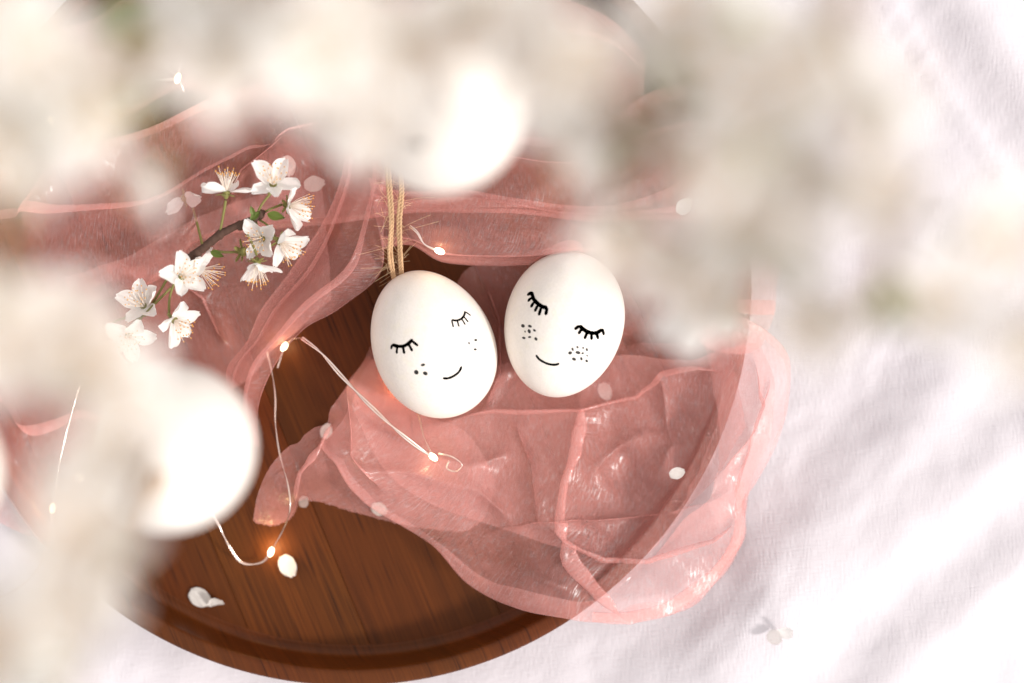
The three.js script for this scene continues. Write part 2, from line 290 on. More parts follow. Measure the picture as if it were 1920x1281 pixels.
// A draped sheet. rows: cross lines of [px, py, height mm]; ridges: [[px, py]...] pinched up into a loop; curl: how far each long edge turns under.
function drape(rows, { nu = 200, nv = 120, ridges = [], wrinkle = 1, scale = 34, seed: sd = 1, pleat = 0, overlap = 0, lift = 4, curl = [0, 0], fray = 0, gap = 3, under = 0.0008, skew = 1, creases = 0, flow = 0.7 } = {}) {
  const fc = Math.cos(flow), fs = Math.sin(flow);
  // short fine creases, strewn over the cloth, most of them running down it
  const strewn = []; for (let k = 0; k < creases; k++) { const u = R(0.04, 0.96), v = R(0.08, 0.9), du = R(-0.05, 0.05), dv = R(0.06, 0.2), at = (a, b) => { const l = rows[0].map((_, c) => along(rows.map((r) => r[c]), a)), q = along(l, b); return [q[0] + R(-9, 9), q[1] + R(-9, 9)]; };
    strewn.push([[at(u, v), at(u + du * 0.5, v + dv * 0.35), at(u + du, v + dv * 0.7), at(u + du * 0.8, v + dv)], R(1.2, 2.6), R(1.2, 3), R(0.5, 1.3)]); }
  ridges = [...ridges, ...strewn];
  const grid = [], rl = ridges.map(([pts, w, h, a]) => ({ pts: pts.map(([x, y]) => P(x, y, 0.02)), w: w / 1000, h: h / 1000, a }));
  for (const r of rl) { const xs = r.pts.map((p) => p.x), zs = r.pts.map((p) => p.z), m = 3.5 * r.w; r.box = [Math.min(...xs) - m, Math.max(...xs) + m, Math.min(...zs) - m, Math.max(...zs) + m]; }
  for (let i = 0; i <= nu; i++) {
    const u = i / nu, line = rows[0].map((_, c) => along(rows.map((r) => r[c]), u));
    for (let j = 0; j <= nv; j++) {
      let v = -curl[0] + (1 + curl[0] + curl[1]) * j / nv, drop = 0;
      if (v < 0) { drop = -v; v = -v * 0.85; } else if (v > 1) { drop = v - 1; v = 1 - (v - 1) * 0.85; }
      let vv = v, up = 0;
      if (pleat) { const ph = 2 * Math.PI * (pleat * v + 0.35 * N(u * 2.2, sd * 3.1, v * 1.3)), e = Math.sin(Math.PI * v) ** 0.5; vv = v + overlap / pleat * Math.sin(ph) * e; up = lift * (0.5 - 0.5 * Math.cos(ph + 0.9)) * e; }
      const [px, py, h] = along(line, vv), y = (h + up) / 1000 - (drop ? gap / 1000 * Math.sqrt(Math.min(1, drop / 0.04)) : 0), p = P(px, py, y);
      for (const r of rl) {
        if (p.x < r.box[0] || p.x > r.box[1] || p.z < r.box[2] || p.z > r.box[3]) continue;
        const [d, side, at] = nearLine(p.x, p.z, r.pts); if (d > 3.5 * r.w) continue;
        const fade = Math.min(1, Math.min(at, 1 - at) * 5 + 0.0), k = Math.exp(-((d / (r.w * (0.85 + 0.7 * N(at * 5, sd * 2.3, r.w * 900)))) ** 2)) * sstep(0, 1, fade);
        // direction across the ridge
        const e = 1e-4, gx = nearLine(p.x + e, p.z, r.pts)[0] - d, gz = nearLine(p.x, p.z + e, r.pts)[0] - d, gl = Math.hypot(gx, gz) || 1;
        p.x -= gx / gl * d * r.a * k; p.z -= gz / gl * d * r.a * k; p.y += r.h * k;
      }
      const ax = (p.x * fc + p.z * fs) * scale * 0.42 + sd * 7.3, az = (p.z * fc - p.x * fs) * scale * 1.25;   // along and across the fall of the cloth
      p.y += wrinkle / 1000 * (1.5 * N(ax, az, sd) + 0.55 * N(ax * 2.3 + 0.5 * N(ax, az, 9), az * 2.3, sd + 5) + 0.20 * N(ax * 5, az * 4.5, sd + 8) + 0.7 * (0.5 - Math.abs(N(ax * 0.9 + 0.4 * N(ax, az, 3), az * 1.2, sd + 2)) * 2));
      p.x += wrinkle / 1000 * 0.9 * N(ax * 1.4, az * 1.4, sd + 30); p.z += wrinkle / 1000 * 0.9 * N(ax * 1.4, az * 1.4, sd + 40);
      if (fray && (j === nv || i === nu)) { p.x += R(-1, 1) * fray / 1000; p.z += R(-1, 1) * fray / 1000; }
      grid.push(p);
    }
  }
  const w = nv + 1, settle = () => {
    for (const p of grid) {
      for (const e of eggs) { const l = e.local(p), f = e.f(l); if (f < 0.0006 && Math.abs(l.y) < e.L / 2) { const n = e.normal(l).applyQuaternion(e.q); if (n.y > 0.2) { n.y = -0.2; n.normalize(); } p.addScaledVector(n, 0.0006 - f); } }
      const g = restY(p.x, p.z) + under; if (p.y < g) p.y = g + 0.12 * Math.min(0.004, g - p.y) * 0;
    }
  };
  settle();
  for (let it = 0; it < 2; it++) {
    const ys = grid.map((p) => p.y);
    for (let i = 1; i < nu; i++) for (let j = 1; j < nv; j++) { const k = i * w + j; grid[k].y = (ys[k] * 2 + ys[k - 1] + ys[k + 1] + ys[k - w] + ys[k + w]) / 6; }
  }
  settle();
  // cloth coordinates: lengths along the middle lines
  const pos = [], uv = [], idx = []; let lu = 0;
  for (let i = 0; i <= nu; i++) {
    if (i) lu += grid[i * w + (nv >> 1)].distanceTo(grid[(i - 1) * w + (nv >> 1)]);
    let lv = 0;
    for (let j = 0; j <= nv; j++) { const p = grid[i * w + j]; if (j) lv += p.distanceTo(grid[i * w + j - 1]); pos.push(p.x, p.y, p.z); uv.push(lu + 0.2 * lv, lv * skew - 0.2 * lu); }
  }
  for (let i = 0; i < nu; i++) for (let j = 0; j < nv; j++) { const a = i * w + j, b = a + w; idx.push(a, a + 1, b, b, a + 1, b + 1); }
  const g = new THREE.BufferGeometry(); g.setAttribute('position', new THREE.Float32BufferAttribute(pos, 3)); g.setAttribute('uv', new THREE.Float32BufferAttribute(uv, 2)); g.setIndex(idx); g.computeVertexNormals(); return g;
}
const scarf = thing('organza_scarf', 'sheer pink organza scarf draped in folds over the tray and round the eggs', 'scarf');
const layer = (rows, o) => mesh('layer', drape(rows, o), M.organza, scarf);
// the big lower drape, over the rim onto the sheet
layer([
  [[700, 640, 12], [668, 705, 22], [640, 775, 27], [604, 836, 25]],
  [[770, 690, 10], [720, 770, 19], [690, 830, 25], [622, 866, 25]],
  [[830, 720, 10], [800, 810, 18], [760, 885, 23], [678, 945, 23]],
  [[900, 700, 10], [880, 810, 15], [850, 920, 20], [795, 1012, 20]],
  [[960, 680, 10], [960, 810, 15], [950, 950, 20], [886, 1103, 22]],
  [[1060, 680, 10], [1070, 810, 17], [1045, 960, 24], [1015, 1152, 33]],
  [[1150, 670, 14], [1160, 800, 12], [1165, 960, 17], [1180, 1170, 25]],
  [[1240, 668, 22], [1260, 800, 13], [1290, 960, 26], [1305, 1128, 16]],
  [[1320, 660, 29], [1340, 780, 25], [1372, 880, 33], [1394, 1010, 16]],
  [[1420, 640, 34], [1450, 720, 32], [1440, 830, 24], [1388, 945, 12]],
], { nu: 340, nv: 260, curl: [0, 0.09], wrinkle: 1.9, scale: 34, seed: 3, gap: 3, creases: 0, flow: 0.62, ridges: [
  [[[1082, 715], [1092, 800], [1055, 900], [1048, 960], [1062, 1040], [1140, 1120], [1195, 1185]], 5.2, 7, 2.5],
  [[[880, 1000], [1040, 972], [1120, 975], [1250, 962], [1420, 890]], 3.0, 4, 1.3],
  [[[1000, 965], [1075, 1020], [1130, 1045], [1210, 1050], [1330, 1010], [1410, 940]], 4.0, 6, 2.0],
  [[[740, 800], [930, 772], [1090, 772], [1190, 745], [1232, 705], [1300, 690], [1440, 700]], 5.0, 6, 1.8],
  [[[1232, 680], [1245, 760], [1262, 830], [1210, 920]], 7.0, 6, 0.7],
  [[[590, 830], [700, 868], [790, 895], [900, 925], [1005, 1010]], 8, 6, 0.6],
  [[[655, 680], [660, 780], [668, 850], [740, 940]], 5.5, 6, 1.3],
  [[[680, 780], [800, 850], [880, 870], [980, 840]], 8.0, 5, 0.6],
  [[[760, 980], [900, 1045], [960, 1060], [1110, 1105]], 8, 5, 0.5],
  [[[1090, 900], [1160, 840], [1250, 790]], 7.0, 5, 0.6],
] });
// outer flap, lying over the rim and on the sheet at the right
layer([
  [[1290, 560, 30], [1310, 620, 30], [1330, 690, 29]],
  [[1390, 590, 34], [1380, 680, 34], [1345, 780, 31]],
  [[1470, 650, 26], [1430, 730, 34], [1345, 860, 32]],
  [[1484, 720, 18], [1440, 800, 28], [1330, 930, 32]],
  [[1462, 820, 12], [1400, 890, 22], [1290, 970, 33]],
  [[1420, 900, 8], [1370, 950, 16], [1255, 1010, 30]],
  [[1385, 960, 8], [1340, 1005, 14], [1215, 1048, 24]],
], { nu: 180, nv: 120, curl: [0.16, 0], wrinkle: 1.3, seed: 11, ridges: [[[[1400, 640], [1410, 760], [1380, 880], [1375, 960]], 3, 5, 1.6], [[[1440, 690], [1400, 800], [1330, 900]], 2.2, 4, 1.5]] });
// outer hem: narrow fold that runs round the lower right
layer([
  [[1395, 900, 12], [1375, 905, 15]], [[1392, 960, 13], [1378, 962, 17]], [[1390, 1020, 11], [1372, 1010, 16]], [[1350, 1085, 10], [1335, 1066, 15]], [[1270, 1145, 12], [1258, 1122, 17]], [[1180, 1170, 20], [1178, 1148, 26]], [[1110, 1165, 30], [1112, 1148, 32]],
], { nu: 120, nv: 36, curl: [0.8, 0.4], wrinkle: 0.8, seed: 17, gap: 4 });
// left end with a frayed hem, under the big drape
layer([
  [[690, 665, 12], [640, 742, 20], [590, 800, 25], [525, 850, 26], [488, 915, 22], [474, 978, 14]],
  [[720, 700, 10], [660, 775, 16], [612, 820, 25], [560, 870, 26], [520, 930, 20], [505, 985, 11]],
  [[750, 740, 10], [690, 800, 14], [640, 845, 20], [600, 880, 22], [558, 930, 15], [540, 975, 10]],
  [[800, 780, 10], [730, 830, 12], [690, 870, 13], [650, 895, 13], [610, 920, 11], [580, 938, 10]],
  [[860, 800, 10], [800, 850, 11], [760, 890, 11], [720, 920, 11], [690, 945, 10], [665, 958, 9.6]],
  [[900, 840, 10], [880, 880, 11], [860, 915, 11], [835, 950, 11], [805, 972, 10], [770, 985, 9.6]],
  [[930, 900, 10], [925, 925, 11], [915, 950, 11], [905, 972, 11], [890, 988, 10], [860, 1000, 9.6]],
], { nu: 150, nv: 150, wrinkle: 1.1, seed: 23, fray: 0.5, ridges: [[[[640, 770], [604, 838], [570, 880], [545, 975]], 5, 7, 2.0]] });
// layer the eggs lie on
layer([
  [[800, 590, 10], [735, 640, 11], [682, 690, 12], [652, 760, 12]],
  [[845, 545, 11], [815, 680, 10], [775, 800, 11], [735, 895, 12]],
  [[888, 500, 14], [930, 640, 11], [930, 800, 11], [915, 985, 11]],
  [[1010, 470, 18], [1050, 640, 10], [1070, 830, 11], [1075, 1030, 13]],
  [[1130, 470, 20], [1170, 640, 14], [1200, 820, 14], [1215, 1030, 18]],
  [[1240, 490, 24], [1270, 630, 20], [1300, 780, 20], [1320, 920, 28]],
  [[1340, 500, 31], [1360, 600, 31], [1380, 700, 31], [1395, 800, 30]],
], { nu: 220, nv: 160, wrinkle: 2.2, scale: 30, seed: 31, flow: 0.9, ridges: [[[[900, 500], [935, 600], [935, 700], [900, 790]], 3.5, 6, 1.4], [[[1170, 640], [1260, 640], [1340, 650]], 3.5, 5, 1.3], [[[960, 780], [1000, 880], [1010, 1010]], 4, 5, 1.2]] });
// narrow pleated length between the sprig and the egg
layer([
  [[655, 250, 36], [690, 250, 40], [735, 270, 36]],
  [[640, 330, 34], [690, 330, 40], [728, 350, 36]],
  [[600, 420, 30], [665, 430, 38], [722, 430, 34]],
  [[545, 500, 26], [630, 505, 38], [712, 515, 30]],
  [[490, 575, 24], [560, 570, 36], [642, 577, 30]],
  [[462, 640, 24], [515, 630, 34], [572, 618, 30]],
  [[425, 690, 22], [470, 685, 32], [520, 680, 28]],
  [[425, 740, 18], [455, 750, 28], [486, 760, 22]],
  [[440, 820, 14], [462, 830, 20], [488, 840, 14]],
], { nu: 240, nv: 160, pleat: 2.5, overlap: 0.34, lift: 7, curl: [0.12, 0.12], wrinkle: 1.7, scale: 42, seed: 41, gap: 4, creases: 0, flow: 2.1 });
// band above the eggs, running right over the rim
layer([
  [[690, 330, 34], [700, 400, 38], [715, 470, 32]],
  [[745, 355, 34], [755, 410, 40], [768, 462, 34]],
  [[860, 352, 34], [850, 420, 40], [832, 492, 34]],
  [[960, 372, 34], [945, 430, 40], [925, 500, 34]],
  [[1060, 385, 34], [1050, 440, 40], [1040, 492, 34]],
  [[1150, 380, 34], [1150, 430, 40], [1150, 474, 34]],
  [[1250, 350, 36], [1260, 440, 40], [1250, 530, 34]],
  [[1340, 300, 36], [1345, 460, 38], [1310, 640, 32]],
  [[1420, 340, 26], [1425, 500, 28], [1385, 665, 30]],
  [[1465, 420, 10], [1462, 530, 14], [1430, 650, 22]],
], { nu: 280, nv: 140, pleat: 2, overlap: 0.30, lift: 6, curl: [0.1, 0.12], wrinkle: 2.0, scale: 40, seed: 53, gap: 4, creases: 0, flow: 0.12 });
// upper mass at the left and behind
layer([
  [[-60, 330, 34], [-40, 450, 30], [-30, 560, 26], [-30, 630, 22]],
  [[60, 300, 34], [60, 420, 36], [60, 520, 30], [70, 608, 24]],
  [[170, 270, 36], [170, 390, 34], [180, 490, 34], [190, 566, 26]],
  [[290, 240, 36], [290, 360, 30], [290, 450, 34], [300, 520, 28]],
  [[420, 180, 34], [400, 300, 30], [390, 390, 30], [380, 450, 22]],
  [[520, 150, 34], [510, 250, 34], [510, 350, 26], [500, 430, 18]],
  [[620, 170, 34], [610, 270, 28], [620, 340, 26], [620, 420, 20]],
  [[720, 240, 34], [740, 300, 34], [760, 350, 30], [800, 400, 26]],
  [[900, 250, 36], [920, 300, 36], [930, 350, 36], [940, 400, 32]],
  [[1080, 250, 36], [1090, 310, 38], [1100, 360, 36], [1110, 420, 32]],
  [[1220, 170, 36], [1230, 260, 36], [1240, 340, 36], [1250, 420, 34]],
  [[1335, 150, 32], [1350, 240, 34], [1360, 330, 34], [1365, 430, 32]],
  [[1410, 190, 10], [1430, 260, 12], [1440, 350, 12], [1440, 450, 12]],
], { nu: 300, nv: 160, pleat: 1.6, overlap: 0.22, lift: 8, curl: [0.08, 0.1], wrinkle: 2.6, scale: 26, seed: 61, gap: 5, creases: 0, flow: -0.45, ridges: [[[[430, 420], [470, 330], [560, 260], [660, 230]], 5, 9, 1.4], [[[60, 440], [130, 330], [250, 280]], 5, 9, 1.5]] });
// thin layer over the dark wood under the sprig, and the far left
layer([
  [[120, 520, 14], [150, 640, 12], [200, 760, 10], [260, 830, 10]],
  [[240, 480, 16], [290, 590, 12], [330, 690, 10], [370, 760, 10]],
  [[350, 420, 18], [400, 540, 12], [430, 640, 10], [460, 720, 10]],
  [[460, 380, 18], [500, 500, 14], [520, 580, 14], [530, 640, 12]],
  [[600, 330, 22], [610, 440, 20], [620, 500, 20], [620, 560, 14]],
], { nu: 130, nv: 110, wrinkle: 2.4, scale: 30, seed: 71, ridges: [[[[300, 500], [380, 560], [420, 660]], 4, 6, 1.5]] });
layer([
  [[-60, 640, 30], [-50, 760, 28], [-40, 880, 22], [-30, 960, 14]],
  [[20, 640, 28], [30, 760, 24], [30, 880, 22], [60, 1000, 14]],
  [[100, 660, 22], [110, 770, 18], [120, 880, 16], [140, 1010, 12]],
  [[180, 700, 18], [190, 790, 14], [210, 890, 12], [230, 1000, 10]],
  [[270, 760, 14], [280, 830, 10], [290, 900, 10], [300, 980, 10]],
], { nu: 130, nv: 120, pleat: 1.4, overlap: 0.25, lift: 5, wrinkle: 2, scale: 32, seed: 79 });
// crumpled part far up at the top, over the rim
layer([
  [[80, 60, 30], [90, 160, 34], [110, 260, 34]], [[200, 20, 30], [220, 120, 30], [240, 220, 34]], [[300, -40, 30], [320, 60, 28], [330, 170, 30]], [[420, -60, 28], [420, 60, 24], [430, 190, 30]],
  [[600, -60, 26], [600, 60, 26], [600, 180, 32]], [[900, -40, 26], [880, 90, 28], [880, 260, 34]], [[1120, 20, 30], [1120, 120, 32], [1120, 260, 34]], [[1210, 100, 32], [1210, 180, 32], [1210, 280, 34]],
], { nu: 160, nv: 90, pleat: 1.5, overlap: 0.2, lift: 6, wrinkle: 2.5, scale: 26, seed: 87 });

// ------------------------------------------------------------------ twine on the lying egg
function plied(path, r, turns) { // two strands wound round each other
  const c = new THREE.CatmullRomCurve3(path), n = 90, fr = c.computeFrenetFrames(n, false), out = [];
  for (const ph of [0, Math.PI]) {
    const pts = []; for (let i = 0; i <= n; i++) { const a = ph + i / n * turns * 2 * Math.PI; pts.push(c.getPointAt(i / n).addScaledVector(fr.normals[i], Math.cos(a) * r * 0.62).addScaledVector(fr.binormals[i], Math.sin(a) * r * 0.62)); }
    out.push(tube(pts, r * 0.72, 150, 6, 0.5));
  }
  return mergeGeometries(out);
}
function fuzz(path, n, len, spread) {
  const c = new THREE.CatmullRomCurve3(path), out = [];
  for (let i = 0; i < n; i++) {
    const p = c.getPointAt(rnd()), d = V(R(-1, 1), R(-0.4, 0.7), R(-1, 1)).normalize(), l = len * R(0.4, 1.5), b = V(R(-1, 1), R(-1, 1), R(-1, 1)).multiplyScalar(spread);
    out.push(tube([p, p.clone().addScaledVector(d, l * 0.35).addScaledVector(b, l * 0.2), p.clone().addScaledVector(d, l * 0.7).addScaledVector(b, l * 0.5), p.clone().addScaledVector(d, l).addScaledVector(b, l)], 0.00005, 9, 3));
  }
  return mergeGeometries(out);
}
{
  const strands = [[[737, 524], [729, 480], [732, 420], [727, 350], [722, 290]], [[740, 526], [734, 472], [736, 402], [732, 345], [727, 280]], [[751, 521], [748, 470], [746, 410], [751, 350], [742, 280]], [[755, 520], [752, 475], [751, 415], [755, 355], [746, 285]]];
  const hs = [0.036, 0.043, 0.046, 0.046, 0.044], parts = [], fz = [];
  for (const s of strands) { const path = s.map(([x, y], i) => e1.local(P(x, y, hs[i]))); parts.push(plied(path, 0.00052, 18)); fz.push(fuzz(path, 38, 0.005, 1.5)); }
  const twine = mesh('twine', mergeGeometries(parts), M.twine, egg1);
  mesh('fibres', mergeGeometries(fz), M.fibre, twine);
}

// ------------------------------------------------------------------ fairy lights
{
  const t = thing('fairy_lights', 'thin silvery wire of tiny warm lights wound through the tray and fabric', 'fairy lights');
  const strand = (pts, r = 0.00017) => { // a pair of thin wires side by side
    const path = pts.map(([x, y, h]) => P(x, y, h / 1000)), c = new THREE.CatmullRomCurve3(path), n = 60, out = [];
    for (const s of [0, Math.PI]) { const q = []; for (let i = 0; i <= n; i++) { const p = c.getPointAt(i / n), tg = c.getTangentAt(i / n), sd = V(-tg.z, 0, tg.x).normalize(), a = s + i / n * c.getLength() * 160; q.push(p.addScaledVector(sd, Math.cos(a) * r * 1.05).add(V(0, Math.sin(a) * r * 1.05, 0))); } out.push(tube(q, r, 120, 6)); }
    mesh('wire', mergeGeometries(out), M.wire, t);
  };
  const led = (x, y, h, turn, power = 1) => {
    const g = new THREE.SphereGeometry(0.0012, 16, 12); g.scale(1, 0.9, 1.75); const o = mesh('bulb', g, M.led, t);
    o.position.copy(P(x, y, h / 1000)); o.rotation.y = turn;
    const l = new THREE.PointLight(new THREE.Color(1, 0.68, 0.32), 0.0004 * power, 0.3, 2); l.shadow.radius = 0.05; l.position.copy(o.position); l.castShadow = true; l.name = 'bulb_light'; scene.add(l);
  };
  strand([[566, 634, 30], [600, 660, 33], [640, 705, 36], [690, 757, 38], [745, 808, 38], [800, 850, 34], [812, 856, 33]], 0.00042); led(812, 857, 33, 0.9, 0.45);
  strand([[812, 857, 32], [795, 820, 26], [785, 780, 20], [770, 745, 12]], 0.0002);
  strand([[822, 850, 31], [850, 858, 33], [866, 872, 33], [855, 884, 32], [838, 878, 31], [842, 864, 30]], 0.00016);
  strand([[500, 660, 16], [510, 700, 17], [516, 745, 19], [516, 790, 20], [524, 850, 22], [540, 910, 30], [544, 950, 32], [530, 995, 20], [509, 1032, 14]]); led(508, 1035, 13, -0.35, 1.6);
  strand([[508, 1036, 13], [490, 1055, 11], [455, 1056, 13], [430, 1025, 16], [410, 985, 20], [380, 930, 20]], 0.00025);
  strand([[150, 720, 34], [125, 810, 34], [108, 890, 34], [100, 945, 33]]); led(99, 953, 33, -0.1, 1.3);
  strand([[98, 955, 33], [93, 1010, 32], [65, 1075, 30], [20, 1112, 26], [-30, 1130, 22]]);
  strand([[768, 424, 44], [782, 436, 46], [796, 458, 46], [822, 471, 45]], 0.0003); led(824, 471, 46, 1.2, 0.25);
  led(533, 650, 15, -0.6, 0.9); strand([[520, 690, 13], [533, 652, 15], [548, 636, 22], [566, 634, 30]]);
  led(742, 728, 10.5, 0.4, 1.0); led(150, 895, 17, 0.8, 1.2);
  led(333, 147, 44, -0.3); strand([[262, 85, 40], [300, 118, 42], [332, 145, 44], [345, 172, 42]]);
  strand([[332, 145, 43], [345, 90, 42], [350, 20, 40], [330, -40, 40]], 0.0002);
  led(97, 228, 34, 0.5); strand([[97, 228, 34], [160, 208, 42], [200, 190, 45], [270, 155, 42], [332, 148, 43]], 0.0003);
}

// ------------------------------------------------------------------ blossom
function petalGeometry(s, { L = 0.0115, W = 0.0088, cup = 0.5, flat = false } = {}) {
  const n = 12, m = 10, pos = [], uv = [], idx = [];
  for (let i = 0; i <= n; i++) for (let j = 0; j <= m; j++) {
    const a = i / n, b = j / m * 2 - 1, wd = W / 2 * (0.16 + 0.84 * Math.sin(Math.PI * Math.min(1, 0.06 + 0.80 * a ** 0.85)) ** 0.8) * (a < 0.96 ? 1 : 0.9);
    const tip = 1 - 0.16 * Math.abs(b) ** 2.4 * a - 0.07 * Math.exp(-((b / 0.22) ** 2)) * a ** 4;
    const ruff = 0.0007 * a * N(b * 2.2 + s * 9, a * 2.4, s * 5.1) + 0.0009 * a * a * Math.abs(b) * N(b * 3.1 + s * 4, a * 3, s * 2.3);
    const x = b * wd * (1 + 0.1 * N(s * 3, a * 3, b)), along_ = L * a * tip, y = (flat ? 0.15 : 1) * cup * L * 0.42 * (b * b * 0.75 * Math.sin(Math.PI * a * 0.8) + a * a * 0.75) + ruff * (flat ? 1 : 1.5);
    pos.push(x, y, along_); uv.push(j / m, a);
  }
  for (let i = 0; i < n; i++) for (let j = 0; j < m; j++) { const a = i * (m + 1) + j, b = a + m + 1; idx.push(a, b, a + 1, a + 1, b, b + 1); }
  const g = new THREE.BufferGeometry(); g.setAttribute('position', new THREE.Float32BufferAttribute(pos, 3)); g.setAttribute('uv', new THREE.Float32BufferAttribute(uv, 2)); g.setIndex(idx); g.computeVertexNormals(); return g;
}
const petals = [0, 1, 2, 3, 4, 5].map((k) => petalGeometry(k + 1, { cup: 0.35 + 0.12 * k, L: 0.0112 + 0.0003 * k, W: 0.0070 + 0.0003 * k }));
function stamens(n, len) {
  const f = [], a = [];
  for (let i = 0; i < n; i++) {
    const az = i * 2.4, lean = 0.12 + 0.62 * Math.sqrt((i + 0.5) / n), l = len * R(0.7, 1.1), d = V(Math.cos(az) * Math.sin(lean), Math.cos(lean), Math.sin(az) * Math.sin(lean)), e = d.clone().multiplyScalar(l).add(V(0, 0.0016 + R(0, 0.001), 0));
    f.push(tube([V(d.x * 0.0012, 0.001, d.z * 0.0012), d.clone().multiplyScalar(l * 0.55).add(V(R(-1, 1) * 0.0004, 0.0009, R(-1, 1) * 0.0004)), e], [0.00017, 0.00014, 0.00011], 6, 4));
    const s = new THREE.SphereGeometry(0.00034, 6, 5); s.scale(1, 1.3, 1); s.translate(e.x, e.y, e.z); a.push(s);
  }
  return [mergeGeometries(f), mergeGeometries(a)];
}
const stamenSets = [stamens(24, 0.0098), stamens(22, 0.0092), stamens(26, 0.0104)];
const calyxG = (() => { const parts = [new THREE.LatheGeometry([[0, -0.0032], [0.0007, -0.003], [0.0013, -0.0018], [0.0017, -0.0004], [0.0018, 0.0006], [0.0012, 0.0009], [0, 0.0008]].map(([a, b]) => new THREE.Vector2(a, b)), 12)];
  for (let k = 0; k < 5; k++) { const s = new THREE.SphereGeometry(0.0012, 8, 6); s.scale(0.8, 0.22, 1.9); s.translate(0, -0.0004, 0.003); s.rotateX(0.25); s.rotateY((k + 0.5) / 5 * 2 * Math.PI); parts.push(s); }
  return mergeGeometries(parts.map((p) => p.toNonIndexed())); })();
// a flower whose face looks along +y; opens: how far each petal leans back (0 upright, PI/2 flat)
function flower(parent, pos, axis, spin, { open = 1.35, skip = [], kind = 0, size = 1, mat = M.petal, noStamens = false, calyx = M.green } = {}) {
  const f = new THREE.Group(); f.name = 'flower'; parent.add(f); f.position.copy(pos);
  f.quaternion.setFromUnitVectors(V(0, 1, 0), axis.clone().normalize()).multiply(new THREE.Quaternion().setFromAxisAngle(V(0, 1, 0), spin)); f.scale.setScalar(size);
  for (let k = 0; k < 5; k++) {
    if (skip.includes(k)) continue;
    const p = mesh('petal', petals[(k + kind * 2) % 6], mat, f), o = typeof open === 'number' ? open + R(-0.22, 0.22) : open[k];
    p.rotation.set(o - Math.PI / 2, k / 5 * 2 * Math.PI + R(-0.12, 0.12), R(-0.15, 0.15), 'YXZ');
    p.position.set(Math.sin(p.rotation.y) * 0.0011, 0.0004, Math.cos(p.rotation.y) * 0.0011);
  }
  if (!noStamens) { mesh('stamens', stamenSets[kind % 3][0], M.filament, f); mesh('anthers', stamenSets[kind % 3][1], M.anther, f); }
  mesh('calyx', calyxG, calyx, f);
  return f;
}
function stalk(parent, from, to, r = 0.00045) { const a = V().addVectors(from, to).multiplyScalar(0.5).add(V(R(-1, 1) * 0.001, 0.0008, R(-1, 1) * 0.001)); return mesh('stalk', tube([from, a, to], [r * 1.1, r, r * 1.2], 12, 6), M.green, parent); }
function leafGeometry(L, W) {
  const n = 10, m = 6, pos = [], idx = [], uv = [];
  for (let i = 0; i <= n; i++) for (let j = 0; j <= m; j++) { const a = i / n, b = j / m * 2 - 1; pos.push(b * W / 2 * Math.sin(Math.PI * a ** 0.8), W * 0.25 * (Math.abs(b) - a * a * 1.2) + 0.03 * W * N(a * 5, b * 5), a * L); uv.push(j / m, a); }
  for (let i = 0; i < n; i++) for (let j = 0; j < m; j++) { const a = i * (m + 1) + j, b = a + m + 1; idx.push(a, b, a + 1, a + 1, b, b + 1); }
  const g = new THREE.BufferGeometry(); g.setAttribute('position', new THREE.Float32BufferAttribute(pos, 3)); g.setAttribute('uv', new THREE.Float32BufferAttribute(uv, 2)); g.setIndex(idx); g.computeVertexNormals(); return g;
}
